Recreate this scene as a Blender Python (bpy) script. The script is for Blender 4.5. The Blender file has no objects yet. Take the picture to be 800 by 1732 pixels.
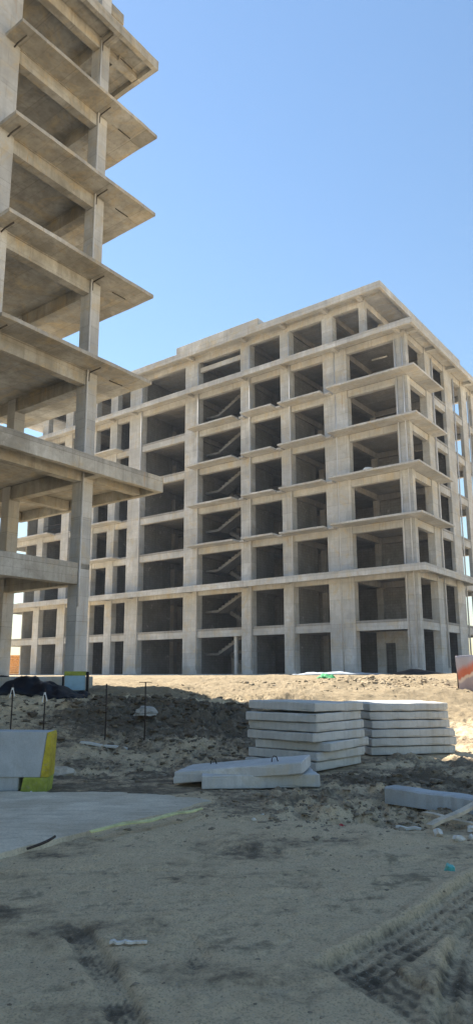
import bpy, bmesh, math, random
import numpy as np
from mathutils import Vector, Matrix, noise as mnoise
random.seed(7); rng = np.random.default_rng(7)
R_ = math.radians
scene = bpy.context.scene
COL = scene.collection

# ------------------------------------------------------------------ helpers
def link(o, parent=None):
    COL.objects.link(o)
    if parent is not None:
        o.parent = parent
    return o

def tag(o, label=None, cat=None, group=None, kind=None):
    if label: o['label'] = label
    if cat: o['category'] = cat
    if group: o['group'] = group
    if kind: o['kind'] = kind
    elif cat: o['kind'] = 'thing'
    return o

def empty(name, loc, label, cat, group=None):
    o = bpy.data.objects.new(name, None)
    o.empty_display_size = 0.3
    o.location = loc
    link(o)
    return tag(o, label, cat, group)

def mesh_obj(name, verts, faces, mat, parent=None, smooth=False, loc=None, recalc=True):
    me = bpy.data.meshes.new(name)
    me.from_pydata([tuple(v) for v in verts], [], faces)
    if recalc:
        bm = bmesh.new(); bm.from_mesh(me)
        bmesh.ops.recalc_face_normals(bm, faces=bm.faces)
        bm.to_mesh(me); bm.free()
    me.materials.append(mat)
    if smooth:
        me.polygons.foreach_set('use_smooth', [True] * len(me.polygons))
    o = bpy.data.objects.new(name, me)
    link(o, parent)
    if loc is not None: o.location = loc
    return o

class MB:
    """collects boxes, prisms and tubes in a frame (A, B, z) -> world-aligned offsets"""
    def __init__(s, fr=None):
        s.v = []; s.f = []; s.fr = fr
    def pt(s, a, b, z):
        if s.fr is None: return (a, b, z)
        U, V = s.fr
        return (U[0]*a + V[0]*b, U[1]*a + V[1]*b, z)
    def box(s, a0, a1, b0, b1, z0, z1):
        n = len(s.v)
        for z in (z0, z1):
            for a, b in ((a0, b0), (a1, b0), (a1, b1), (a0, b1)):
                s.v.append(s.pt(a, b, z))
        s.f += [(n, n+3, n+2, n+1), (n+4, n+5, n+6, n+7)] + [(n+i, n+(i+1) % 4, n+4+(i+1) % 4, n+4+i) for i in range(4)]
        return s
    def prism(s, poly, b0, b1):
        """poly: list of (a, z); extruded along B"""
        n = len(s.v); k = len(poly)
        for b in (b0, b1):
            for a, z in poly: s.v.append(s.pt(a, b, z))
        s.f += [tuple(range(n, n+k)), tuple(range(n+2*k-1, n+k-1, -1))]
        s.f += [(n+i, n+(i+1) % k, n+k+(i+1) % k, n+k+i) for i in range(k)]
        return s
    def tube(s, pts, r, n=8):
        P = [Vector(s.pt(*p)) for p in pts]
        base = len(s.v)
        for i, p in enumerate(P):
            d = (P[min(i+1, len(P)-1)] - P[max(i-1, 0)]).normalized()
            ref = Vector((0, 0, 1)) if abs(d.z) < .9 else Vector((1, 0, 0))
            x = d.cross(ref).normalized(); y = d.cross(x)
            for k in range(n):
                t = 2*math.pi*k/n
                s.v.append(tuple(p + (x*math.cos(t) + y*math.sin(t))*r))
        for i in range(len(P)-1):
            for k in range(n):
                a = base+i*n+k; b = base+i*n+(k+1) % n
                s.f.append((a, b, b+n, a+n))
        s.f += [tuple(base+k for k in range(n-1, -1, -1)), tuple(base+(len(P)-1)*n+k for k in range(n))]
        return s
    def build(s, name, mat, parent=None, bevel=0, smooth=False):
        o = mesh_obj(name, s.v, s.f, mat, parent, smooth)
        if s.fr is not None and name in ('balcony_slab', 'fascia', 'overhang_slab'):
            # hand-cast edges: slightly wavy, with small chips
            bm = bmesh.new(); bm.from_mesh(o.data)
            for D_ in s.fr:
                n_ = Vector((D_[0], D_[1], 0)); t = [v.co.dot(n_) for v in bm.verts]; lo, hi = min(t), max(t)
                k = int((hi-lo)/.45)
                if k > 100: k = 100
                for i in range(1, k):
                    d = lo+(hi-lo)*(i+random.uniform(-.3, .3))/k
                    bmesh.ops.bisect_plane(bm, geom=bm.verts[:]+bm.edges[:]+bm.faces[:], plane_co=n_*d, plane_no=n_, dist=1e-4)
            for v in bm.verts:
                q_ = mnoise.noise_vector(v.co*1.7+Vector((0, 0, 31.7)))
                j_ = .014 if random.random() > .06 else .035
                v.co += Vector((q_.x, q_.y, q_.z))*j_
            bm.to_mesh(o.data); bm.free()
        if bevel:
            m = o.modifiers.new('bevel', 'BEVEL'); m.width = bevel; m.segments = 2; m.limit_method = 'ANGLE'
        return o

# ------------------------------------------------------------------ materials
class NT:
    def __init__(s, name):
        s.m = bpy.data.materials.new(name); s.m.use_nodes = True
        s.t = s.m.node_tree; s.n = s.t.nodes; s.n.clear()
        s.out = s.n.new('ShaderNodeOutputMaterial')
        s.b = s.n.new('ShaderNodeBsdfPrincipled')
        s.t.links.new(s.b.outputs[0], s.out.inputs[0])
        s.tc = s.n.new('ShaderNodeTexCoord')
        s.b.inputs['Specular IOR Level'].default_value = .25
    def L(s, a, b): s.t.links.new(a, b)
    def mapping(s, src='Object', scale=(1, 1, 1), rot=(0, 0, 0)):
        m = s.n.new('ShaderNodeMapping'); m.inputs['Scale'].default_value = scale; m.inputs['Rotation'].default_value = rot
        s.L(s.tc.outputs[src], m.inputs[0]); return m.outputs[0]
    def noise(s, vec, scale, detail=6, rough=.6, dist=0):
        n = s.n.new('ShaderNodeTexNoise'); n.inputs['Scale'].default_value = scale
        n.inputs['Detail'].default_value = detail; n.inputs['Roughness'].default_value = rough; n.inputs['Distortion'].default_value = dist
        s.L(vec, n.inputs['Vector']); return n.outputs[0]
    def ramp(s, fac, stops):
        r = s.n.new('ShaderNodeValToRGB'); e = r.color_ramp.elements
        while len(e) < len(stops): e.new(.5)
        for i, (p, c) in enumerate(stops):
            e[i].position = p; e[i].color = (c, c, c, 1) if not isinstance(c, tuple) else (*c, 1)
        s.L(fac, r.inputs[0]); return r.outputs[0]
    def mix(s, fac, a, b, mode='MIX'):
        m = s.n.new('ShaderNodeMix'); m.data_type = 'RGBA'; m.blend_type = mode
        for sock, v in ((m.inputs[0], fac), (m.inputs[6], a), (m.inputs[7], b)):
            if isinstance(v, (int, float)): sock.default_value = v
            elif isinstance(v, tuple): sock.default_value = (*v, 1)
            else: s.L(v, sock)
        return m.outputs[2]
    def math(s, op, a, b=0.0):
        m = s.n.new('ShaderNodeMath'); m.operation = op
        for sock, v in ((m.inputs[0], a), (m.inputs[1], b)):
            if isinstance(v, (int, float)): sock.default_value = v
            else: s.L(v, sock)
        return m.outputs[0]
    def bump(s, h, strength=.3, dist=.02):
        b = s.n.new('ShaderNodeBump'); b.inputs['Strength'].default_value = strength; b.inputs['Distance'].default_value = dist
        s.L(h, b.inputs['Height']); s.L(b.outputs[0], s.b.inputs['Normal'])
    def done(s, color, rough=.9):
        if isinstance(color, tuple): s.b.inputs['Base Color'].default_value = (*color, 1)
        else: s.L(color, s.b.inputs['Base Color'])
        if isinstance(rough, (int, float)): s.b.inputs['Roughness'].default_value = rough
        else: s.L(rough, s.b.inputs['Roughness'])
        return s.m

THETA = 0.6466
U = (-math.cos(THETA), math.sin(THETA)); V = (math.sin(THETA), math.cos(THETA))
FR = (U, V)

def concrete(name, light=(.66, .68, .69), dark=(.44, .45, .455), warm=(.56, .48, .34), seams=True, sc=1.0):
    m = NT(name)
    base = m.mapping('Object', (sc, sc, sc), (0, 0, THETA))
    big = m.noise(base, .55, 5, .62, .4)
    mid = m.noise(base, 2.6, 8, .65, .6)
    st = m.noise(m.mapping('Object', (5*sc, 5*sc, .35*sc), (0, 0, THETA)), 1.0, 5, .6)
    fine = m.noise(base, 38, 4, .6)
    c = m.mix(m.ramp(big, [(.36, 0.), (.66, 1.)]), dark, light)
    c = m.mix(m.ramp(mid, [(.30, .55), (.62, 0.)]), c, dark)
    c = m.mix(m.ramp(m.noise(base, .9, 6, .7, 1.2), [(.5, 0.), (.68, .75)]), c, warm)
    c = m.mix(m.math('MULTIPLY', m.ramp(st, [(.48, 0.), (.72, .45)]), 1.0), c, (dark[0]*.72, dark[1]*.72, dark[2]*.72))
    c = m.mix(m.ramp(m.noise(base, 1.7, 7, .72, .3), [(.60, 0.), (.70, .5)]), c, (.60, .585, .55))
    if seams:
        br = m.n.new('ShaderNodeTexBrick'); blk_ = seams == 'block'
        br.offset = .5; br.inputs['Scale'].default_value = 1.0
        br.inputs['Brick Width'].default_value = .4 if blk_ else 1.22; br.inputs['Row Height'].default_value = .2 if blk_ else .61
        br.inputs['Mortar Size'].default_value = .006; br.inputs['Mortar Smooth'].default_value = .4
        br.inputs['Color1'].default_value = (1, 1, 1, 1); br.inputs['Color2'].default_value = (.82, .82, .82, 1)
        br.inputs['Mortar'].default_value = (.4, .4, .4, 1) if blk_ else (.33, .33, .33, 1)
        if blk_: br.inputs['Mortar Size'].default_value = .012
        sx = m.n.new('ShaderNodeSeparateXYZ'); m.L(base, sx.inputs[0])
        cx = m.n.new('ShaderNodeCombineXYZ')
        gn = m.n.new('ShaderNodeNewGeometry'); sn = m.n.new('ShaderNodeSeparateXYZ'); m.L(gn.outputs['Normal'], sn.inputs[0])
        flat = m.math('ROUND', m.math('ABSOLUTE', sn.outputs[2]))
        up_ = m.math('SUBTRACT', 1.0, flat)
        m.L(m.math('ADD', sx.outputs[0], m.math('MULTIPLY', sx.outputs[1], up_)), cx.inputs[0])
        m.L(m.math('ADD', sx.outputs[2], m.math('MULTIPLY', sx.outputs[1], flat)), cx.inputs[1])
        m.L(cx.outputs[0], br.inputs['Vector'])
        c = m.mix(.55, c, br.outputs[0], 'MULTIPLY')
        if not blk_:
            b2 = m.n.new('ShaderNodeTexBrick'); b2.offset = .37; b2.inputs['Scale'].default_value = 1.0
            b2.inputs['Brick Width'].default_value = 4.7; b2.inputs['Row Height'].default_value = 1.65
            b2.inputs['Mortar Size'].default_value = .012; b2.inputs['Mortar Smooth'].default_value = .6
            b2.inputs['Color1'].default_value = (1, 1, 1, 1); b2.inputs['Color2'].default_value = (.74, .75, .77, 1); b2.inputs['Mortar'].default_value = (.5, .49, .46, 1)
            m.L(cx.outputs[0], b2.inputs['Vector'])
            c = m.mix(.8, c, b2.outputs[0], 'MULTIPLY')
            c = m.mix(m.ramp(m.noise(m.mapping('Object', (7*sc, 7*sc, .5*sc), (0, 0, THETA)), .8, 4, .7), [(.64, 0.), (.70, .5)]), c, (.36, .24, .14))
    c = m.mix(m.ramp(fine, [(.3, .25), (.6, 0.)]), c, (.2, .19, .17))
    h = m.math('ADD', m.math('MULTIPLY', mid, .7), m.math('MULTIPLY', fine, .3))
    m.bump(h, .35, .02)
    return m.done(c, .92)

M_con = concrete('cast_concrete')
M_conL = concrete('weathered_cast_concrete', (.62, .625, .605), (.29, .28, .25), (.56, .46, .30))
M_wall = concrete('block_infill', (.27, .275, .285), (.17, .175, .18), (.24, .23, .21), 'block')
M_in_shaded = concrete('shaded_inner_concrete', (.40, .405, .41), (.27, .27, .27), (.36, .32, .26))  # interior copy of the cast concrete, darkened to put room shade into colour
M_panel = concrete('precast_concrete', (.68, .68, .655), (.48, .485, .47), (.54, .49, .39), False, 2.2)
M_barrier = concrete('barrier_concrete', (.52, .56, .58), (.38, .41, .43), (.34, .34, .32), False, 1.6)

def simple(name, col, rough=.6, var=.25, sc=6, metal=0, bump=.15, dust=.35):
    m = NT(name)
    v = m.mapping('Object')
    n = m.noise(v, sc, 6, .65, .3)
    c = m.mix(m.ramp(n, [(.35, 0.), (.65, 1.)]), tuple(x*(1-var) for x in col), col)
    c = m.mix(m.ramp(m.noise(v, sc*4, 5, .7), [(.55, 0.), (.75, dust)]), c, (.30, .27, .22))
    m.bump(n, bump, .01)
    m.b.inputs['Metallic'].default_value = metal
    return m.done(c, rough)

M_pipe = simple('grey_plastic_pipe', (.55, .57, .6), .45, .15)
M_darkpipe = simple('dark_conduit', (.07, .065, .06), .6)
M_white = simple('white_plastic', (.8, .8, .78), .4, .1)
M_rust = simple('rusty_steel', (.055, .04, .032), .8)
M_yellow = simple('yellow_paint', (.58, .47, .05), .65, .45, 5, dust=.75)
M_lime = simple('lime_paint', (.38, .44, .08), .65, .45, 5, dust=.7)
M_blue = simple('pale_blue_paint', (.30, .48, .60), .5, .15, 5)
M_teal = simple('teal_plastic', (.12, .50, .48), .3, .2, 12)
M_green = simple('green_netting', (.03, .30, .10), .7, .4, 14)
M_red = simple('red_print', (.5, .05, .05), .4)
M_wood = simple('weathered_wood', (.62, .54, .42), .85, .35, 9)
M_orange = simple('orange_brick', (.62, .30, .10), .85, .2, 3)
M_black = simple('black_sheeting', (.010, .012, .018), .45, .4, 3, bump=.5, dust=.04)
M_paper = simple('pale_litter', (.68, .66, .60), .6, .25, 20)
M_membrane = simple('yellow_green_strip', (.70, .70, .34), .6, .45, 6)
M_sheet = simple('pale_sheeting', (.42, .47, .52), .5, .3, 3, bump=.4)

# soil, driven by a per-vertex tone (damp, plus light and shade put into the colour) and noise
def soil():
    m = NT('site_soil')
    at = m.n.new('ShaderNodeAttribute'); at.attribute_name = 'damp_shade'
    g = m.tc.outputs['Object']
    n1 = m.noise(g, 1.1, 8, .68, .5); n2 = m.noise(g, 9, 8, .7, .2); n3 = m.noise(g, 60, 4, .65)
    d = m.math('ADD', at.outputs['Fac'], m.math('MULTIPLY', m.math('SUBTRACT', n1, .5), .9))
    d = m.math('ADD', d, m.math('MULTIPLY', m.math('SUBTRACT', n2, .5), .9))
    c = m.ramp(d, [(0., (.25, .195, .12)), (.22, (.33, .265, .17)), (.40, (.68, .535, .345)), (.54, (.68, .53, .335)), (.72, (.48, .375, .24)), (.84, (.25, .195, .13)), (1.1, (.14, .11, .075))])  # light balance in the colour: sunlit strip dimmed, shaded foreground made paler
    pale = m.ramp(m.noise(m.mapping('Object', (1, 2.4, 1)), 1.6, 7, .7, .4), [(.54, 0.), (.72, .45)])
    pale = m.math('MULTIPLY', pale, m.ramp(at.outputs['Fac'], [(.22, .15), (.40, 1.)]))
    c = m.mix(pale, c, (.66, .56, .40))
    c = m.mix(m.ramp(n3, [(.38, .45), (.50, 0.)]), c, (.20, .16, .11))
    c = m.mix(m.ramp(m.noise(g, 85, 2, .5), [(.66, 0.), (.72, .7)]), c, (.46, .44, .39))
    m.bump(m.math('ADD', n2, m.math('MULTIPLY', n3, .5)), 1.0, .045)
    return m.done(c, .97)
M_soil = soil()

def clod_mat():
    m = NT('soil_clod')
    at = m.n.new('ShaderNodeAttribute'); at.attribute_name = 'damp_shade'
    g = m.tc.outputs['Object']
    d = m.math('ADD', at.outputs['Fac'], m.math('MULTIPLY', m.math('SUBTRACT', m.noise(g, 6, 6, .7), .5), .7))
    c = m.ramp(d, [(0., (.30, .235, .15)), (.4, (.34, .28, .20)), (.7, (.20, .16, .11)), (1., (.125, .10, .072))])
    m.bump(m.noise(g, 40, 5, .7), .7, .02)
    return m.done(c, .97)
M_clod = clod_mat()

def pad_mat():
    m = NT('dusty_concrete_pad')
    g = m.tc.outputs['Object']
    n1 = m.noise(g, .9, 8, .7, .5); n2 = m.noise(m.mapping('Object', (1.2, 5, 1)), 1.8, 6, .6, .4); n3 = m.noise(g, 45, 4, .6)
    c = m.mix(m.ramp(n1, [(.38, 0.), (.62, 1.)]), (.50, .43, .32), (.68, .61, .48))
    c = m.mix(m.ramp(n2, [(.48, 0.), (.68, .6)]), c, (.38, .33, .26))
    c = m.mix(m.ramp(n3, [(.36, .4), (.5, 0.)]), c, (.24, .22, .18))
    m.bump(m.math('ADD', n1, m.math('MULTIPLY', n3, .3)), .4, .02)
    return m.done(c, .93)
M_pad = pad_mat()

def banner_mat():
    m = NT('printed_banner')
    g = m.mapping('Generated')
    sx = m.n.new('ShaderNodeSeparateXYZ'); m.L(g, sx.inputs[0])
    x, z = sx.outputs[0], sx.outputs[2]
    wob = m.math('MULTIPLY', m.math('SUBTRACT', m.noise(g, 2.2, 3, .5), .5), .25)
    # swoosh: distance from a rising curve
    cur = m.math('ADD', m.math('MULTIPLY', m.math('POWER', x, .7), .95), wob)
    dd = m.math('SUBTRACT', z, m.math('ADD', cur, .28))
    c = m.mix(m.ramp(z, [(0., 0.), (.9, 1.)]), (.50, .34, .30), (.42, .40, .46))
    c = m.mix(m.ramp(dd, [(0., 0.), (.02, 1.), (.20, .9), (.34, 0.)]), c, (.62, .16, .08))
    c = m.mix(m.ramp(m.math('ABSOLUTE', dd), [(0.02, 1.), (.07, 0.)]), c, (.80, .62, .50))
    m.bump(m.noise(g, 6, 4, .6), .4, .03)
    return m.done(c, .55)
M_banner = banner_mat()

# ------------------------------------------------------------------ camera
EYE = 1.65
F, PITCH, ROLL, PPY = 1169.264, 0.198173, -0.0030298, 38.709
cam = bpy.data.cameras.new('camera'); co = bpy.data.objects.new('camera', cam); link(co)
cam.sensor_fit = 'VERTICAL'; cam.sensor_height = 36; cam.lens = 36*F/1732
cam.shift_y = PPY/1732; cam.clip_start = .05; cam.clip_end = 6000
cp, sp = math.cos(PITCH), math.sin(PITCH)
fw = Vector((0, cp, sp)); up0 = Vector((0, -sp, cp)); rt0 = Vector((1, 0, 0))
rt = rt0*math.cos(ROLL) + up0*math.sin(ROLL); up = -rt0*math.sin(ROLL) + up0*math.cos(ROLL)
mat = Matrix((rt, up, -fw)).transposed().to_4x4(); mat.translation = Vector((0, 0, EYE))
co.matrix_world = mat
scene.camera = co

# ------------------------------------------------------------------ light
SUN_H = Vector((-.66, .75)).normalized(); EL = R_(49)
S = Vector((SUN_H.x*math.cos(EL), SUN_H.y*math.cos(EL), math.sin(EL)))
w = bpy.data.worlds.new('World'); scene.world = w; w.use_nodes = True
nt = w.node_tree; bg = nt.nodes['Background']
sky = nt.nodes.new('ShaderNodeTexSky'); sky.sky_type = 'NISHITA'; sky.sun_disc = False
sky.sun_elevation = EL; sky.sun_rotation = math.atan2(S.x, S.y); sky.altitude = 0
sky.air_density = 1.7; sky.dust_density = .1; sky.ozone_density = 5
nt.links.new(sky.outputs[0], bg.inputs[0]); bg.inputs[1].default_value = .050
sl = bpy.data.lights.new('sun', 'SUN'); sl.energy = 4.6; sl.angle = R_(.53); sl.color = (1, .93, .82)
so = bpy.data.objects.new('sun', sl); link(so); so.location = (0, 0, 60)
so.rotation_euler = S.to_track_quat('Z', 'Y').to_euler()
scene.view_settings.view_transform = 'Standard'; scene.view_settings.look = 'None'
scene.view_settings.gamma = 1; scene.view_settings.exposure = 1.76
scene.render.engine = 'CYCLES'
scene.cycles.max_bounces = 8; scene.cycles.diffuse_bounces = 6

# ------------------------------------------------------------------ terrain
def vnoise(x, y, seed=0):
    xi = np.floor(x).astype(np.int64); yi = np.floor(y).astype(np.int64)
    xf = x-xi; yf = y-yi
    def h(a, b):
        n = (a*374761393 + b*668265263 + seed*974634777) & 0x7fffffff
        n = ((n ^ (n >> 13))*1274126177) & 0x7fffffff
        n = (n ^ (n >> 16)) & 0xffff
        return n/65535.
    u_ = xf*xf*xf*(xf*(xf*6-15)+10); v_ = yf*yf*yf*(yf*(yf*6-15)+10)
    return (h(xi, yi)*(1-u_)+h(xi+1, yi)*u_)*(1-v_) + (h(xi, yi+1)*(1-u_)+h(xi+1, yi+1)*u_)*v_
def fbm(x, y, oct=5, seed=0, gain=.5):
    s = 0; a = 1; t = 0
    for i in range(oct):
        c, q = math.cos(i*1.1), math.sin(i*1.1)
        s = s + a*(vnoise(x*c-y*q+17.3*i, x*q+y*c-9.1*i, seed+i)-.5); t += a
        x = x*2.03; y = y*2.03; a *= gain
    return s/t*2
def ss(t): t = np.clip(t, 0, 1); return t*t*(3-2*t)

TRACKS = [  # polyline, width, depth
    ([(2.4, 6.5), (1.88, 5.72), (1.45, 5.18), (1.02, 4.70), (.74, 4.42), (.50, 4.20)], .40, .062),
    ([(2.2, 5.75), (1.74, 5.02), (1.46, 4.52), (1.29, 4.12), (1.14, 3.65), (1.05, 3.0), (1.0, 2.0)], .40, .062),
    ([(.62, 4.45), (.74, 4.2), (.90, 3.92), (1.05, 3.6)], .30, .035),
    ([(-1.15, 5.15), (-.92, 4.70), (-.69, 4.19), (-.54, 3.79), (-.45, 3.3)], .17, .030),
    ([(-.40, 4.95), (-.30, 4.7), (-.17, 4.32)], .15, .022),
    ([(-3.6, 5.9), (-1.2, 6.3), (.5, 6.0), (1.7, 6.5), (4.5, 7.6)], .45, .014),
    ([(-1.9, 8.6), (-.92, 7.95), (-.01, 7.0), (1.2, 6.5), (3.4, 6.1)], .42, .013),
    ([(-2.4, 4.9), (-1.2, 5.6), (.1, 5.4), (1.5, 5.9)], .40, .010),
]
def track_field(x, y):
    near = (y < 9.5) & (y > 1.5) & (np.abs(x) < 6)
    o = np.zeros_like(x); m = np.zeros_like(x)
    if near.any(): o[near], m[near] = _track_field(x[near], y[near])
    return o, m
LAST = {}
def _track_field(x, y):
    out = np.zeros_like(x); mask = np.zeros_like(x)
    for pl, w_, dep in TRACKS:
        best = np.full(x.shape, 1e9); sv = np.zeros_like(x); al = np.zeros_like(x)
        acc = 0.; tot = sum(math.dist(pl[i], pl[i+1]) for i in range(len(pl)-1))
        for i in range(len(pl)-1):
            ax, ay = pl[i]; bx, by = pl[i+1]; L = math.dist(pl[i], pl[i+1])
            dx, dy = (bx-ax)/L, (by-ay)/L
            t = np.clip((x-ax)*dx+(y-ay)*dy, 0, L)
            px, py = x-ax-t*dx, y-ay-t*dy
            d = np.hypot(px, py); m_ = d < best
            best[m_] = d[m_]; sg = px*dy-py*dx
            sv[m_] = sg[m_]; al[m_] = (acc+t)[m_]; acc += L
        endf = ss(al/.25)*ss((tot-al)/.25)
        ins = ss((w_/2-best)/.035+.5)
        rib = .5+.5*np.cos(sv/(w_/4)*2*math.pi)
        lug = .5+.5*np.cos((al/.085 + np.abs(sv)/.12)*2*math.pi)
        h = -dep*(.55+.45*rib*lug+.35*(1-rib))
        berm = np.exp(-((best-w_/2-.05)/.05)**2)*dep*.55
        k = endf*(.55+.45*ss(fbm(x*1.3, y*1.3, 3, 51)*1.5+.8))
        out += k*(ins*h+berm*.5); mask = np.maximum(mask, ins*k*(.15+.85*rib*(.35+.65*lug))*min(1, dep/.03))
    return out, mask

def base_height(x, y):
    y0 = 13+1.6*ss(x/2.)
    y1 = 21+.5*np.clip(x+5, -2, 16)
    z = 1.22*ss((y-y0)/(y1-y0))
    z = z+.33*ss((y-24)/14)
    return z
def rough_mask(x, y):
    bank = ss((y-11.2)/2.0)*(1-ss((y-30)/6))
    right = ss((y-8.1+.25*x+.5*fbm(x, y, 2, 81))/1.0)*ss((x+.1)/1.)
    return np.clip(np.maximum(bank, right), 0, 1)
def height(x, y):
    z = base_height(x, y)
    r = rough_mask(x, y)
    far = 1-ss((y-34)/6)
    z = z+far*(.05+.13*r)*fbm(x*.55, y*.55, 3, 3)
    z = z+far*r*(.17*np.abs(fbm(x*1.9, y*1.9, 4, 11, .6))-.04+.10*fbm(x*5, y*5, 4, 12, .65))*(1-.55*ss((y-20)/2))
    mound = np.exp(-(((x+1.6)/2.5)**4+((y-17.8)/1.8)**4))
    z = z+mound*(.16*np.abs(fbm(x*2.6, y*2.6, 4, 71, .65))+.10*fbm(x*6.5, y*6.5, 3, 72, .6)-.05)
    # heap of dark clods at the left centre and the rough sunlit heaps on the right
    z = z+.20*np.exp(-(((x+1.4)/2.1)**2+((y-18.0)/1.4)**2))*(1+.5*fbm(x*2.2, y*2.2, 3, 21))
    z = z+.22*np.exp(-(((x-5.4)/2.4)**2+((y-26.5)/1.7)**2))*(1+.5*fbm(x*2, y*2, 3, 22))
    z = z+.16*np.exp(-(((x-3.4)/1.0)**2+((y-11.6)/.6)**2))
    z = z+(1-r)*(.022*fbm(x*1.1, y*2.4, 4, 31)+.016*fbm(x*9, y*9, 4, 32, .65)+.010*np.abs(fbm(x*3.0, y*5, 4, 33)))
    t, _ = track_field(x, y)
    z = z+t
    # level pockets where the block, pad and panels stand
    for cx, cy, rx, ry in ((-3.4, 10.6, 1.2, .9), (1.28, 13.39, 1.5, 1.5), (3.5, 15.6, 1.5, 1.3), (.1, 11.2, 1.2, .8)):
        q = np.maximum(np.abs(x-cx)/rx, np.abs(y-cy)/ry)
        k = 1-ss((q-.75)/.45); z = z*(1-k)+(.015*fbm(x*3, y*3, 3, 41)-.02)*k
    return z
def hz(x, y): return float(height(np.array([float(x)]), np.array([float(y)]))[0])

def axis(segs):
    out = []
    for a, b, st in segs: out += list(np.arange(a, b, st))
    return out
def grow(start, end, step, f):
    o = []; v = start
    while v < end: o.append(v); v += step; step *= f
    o.append(end); return o
xs = [-a for a in grow(7.2, 1500, .12, 1.12)][::-1] + axis([(-7, -1.6, .06), (-1.6, 2.3, .018), (2.3, 9, .055)]) + grow(9, 1500, .12, 1.12)
ys = [-a for a in grow(-1.5, 1500, .15, 1.15)][::-1] + axis([(1.7, 3.4, .04), (3.4, 6.2, .014), (6.2, 9, .03), (9, 20, .045), (20, 32, .08)]) + grow(32, 3500, .15, 1.08)
xs = np.array(sorted(set(np.round(xs, 4)))); ys = np.array(sorted(set(np.round(ys, 4))))
X, Y = np.meshgrid(xs, ys)
Z = height(X.ravel(), Y.ravel())
def damp_shade_field(x, y):
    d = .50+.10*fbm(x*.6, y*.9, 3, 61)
    d = d-.50*ss((y-16.5)/3.5)*(ss((x+30)/10)*(1-ss((x-17)/4))*(1-ss((y-46)/4)))                                     # sunlit strip made browner and darker, offsetting the sun through the colour
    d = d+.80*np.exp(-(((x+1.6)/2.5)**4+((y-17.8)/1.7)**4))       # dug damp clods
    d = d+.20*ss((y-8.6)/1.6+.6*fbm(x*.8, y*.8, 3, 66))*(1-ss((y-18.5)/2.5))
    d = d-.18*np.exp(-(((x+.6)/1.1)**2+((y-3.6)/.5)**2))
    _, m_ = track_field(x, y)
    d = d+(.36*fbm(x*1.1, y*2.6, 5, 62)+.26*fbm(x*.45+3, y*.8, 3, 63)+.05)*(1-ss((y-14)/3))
    return np.clip(d+.33*m_, 0, 1.2)  # grooves darkened: compacted soil plus relief shade put into the colour
D = damp_shade_field(X.ravel(), Y.ravel())
nx, ny = len(xs), len(ys)
co_ = np.stack([X.ravel(), Y.ravel(), Z], 1).astype(np.float32)
idx = np.arange(nx*ny).reshape(ny, nx)
q = np.stack([idx[:-1, :-1], idx[:-1, 1:], idx[1:, 1:], idx[1:, :-1]], -1).reshape(-1, 4)
me = bpy.data.meshes.new('ground')
me.vertices.add(len(co_)); me.vertices.foreach_set('co', co_.ravel())
me.loops.add(q.size); me.loops.foreach_set('vertex_index', q.ravel().astype(np.int32))
me.polygons.add(len(q)); me.polygons.foreach_set('loop_start', (np.arange(len(q))*4).astype(np.int32))
me.polygons.foreach_set('loop_total', np.full(len(q), 4, np.int32))
me.update(calc_edges=True)
me.polygons.foreach_set('use_smooth', np.ones(len(q), bool))
a = me.attributes.new('damp_shade', 'FLOAT', 'POINT'); a.data.foreach_set('value', D.astype(np.float32))
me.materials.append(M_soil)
g = bpy.data.objects.new('ground', me); link(g); tag(g, kind='structure')

# ------------------------------------------------------------------ clods and stones (stuff)
def ico(sub):
    bm = bmesh.new(); bmesh.ops.create_icosphere(bm, subdivisions=sub, radius=1)
    v = np.array([x.co[:] for x in bm.verts]); f = np.array([[y.index for y in x.verts] for x in bm.faces]); bm.free(); return v, f
ICO = [ico(1), ico(2)]
def lumps(name, pts, mat, kind, label, shape=(1, 1, .5)):
    """pts: (x, y, r, damp, detail)"""
    Vs = []; Fs = []; Ds = []; n = 0
    for x, y, r, dm, sub in pts:
        v, f = ICO[sub]
        off = rng.uniform(-50, 50, 3)
        k = 1+.30*np.sin(v@rng.uniform(-3, 3, 3)+off[0])+rng.normal(0, .26, len(v)); k = np.clip(k, .35, 1.9)
        sc = np.array(shape)*rng.uniform(.7, 1.3, 3)*r
        a_ = rng.uniform(0, 6.28); ca, sa = math.cos(a_), math.sin(a_)
        w_ = v*k[:, None]*sc
        w_ = np.stack([w_[:, 0]*ca-w_[:, 1]*sa, w_[:, 0]*sa+w_[:, 1]*ca, w_[:, 2]], 1)
        Vs.append(w_+np.array([x, y, 0])); Fs.append(f+n); Ds.append(np.full(len(v), dm)); n += len(v)
    cx = np.array([p[0] for p in pts]); cy = np.array([p[1] for p in pts]); cz = height(cx, cy)
    for i, vv in enumerate(Vs): vv[:, 2] += cz[i]-pts[i][2]*.10
    Vv = np.concatenate(Vs).astype(np.float32); Ff = np.concatenate(Fs).astype(np.int32)
    me = bpy.data.meshes.new(name)
    me.vertices.add(len(Vv)); me.vertices.foreach_set('co', Vv.ravel())
    me.loops.add(Ff.size); me.loops.foreach_set('vertex_index', Ff.ravel())
    me.polygons.add(len(Ff)); me.polygons.foreach_set('loop_start', (np.arange(len(Ff))*3).astype(np.int32))
    me.polygons.foreach_set('loop_total', np.full(len(Ff), 3, np.int32)); me.update(calc_edges=True)
    a = me.attributes.new('damp_shade', 'FLOAT', 'POINT'); a.data.foreach_set('value', np.concatenate(Ds).astype(np.float32))
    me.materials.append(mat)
    o = bpy.data.objects.new(name, me); link(o); tag(o, label, None, None, kind)
    return o
P_ = []
def scat(n, cx, cy, sx, sy, r0, r1, damp_shade, sub=1, pw=3.):
    for _ in range(n):
        x = rng.normal(cx, sx); y = rng.normal(cy, sy)
        r = r0+(r1-r0)*rng.random()**pw
        P_.append((x, y, r, damp_shade+rng.normal(0, .12), sub))
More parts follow.
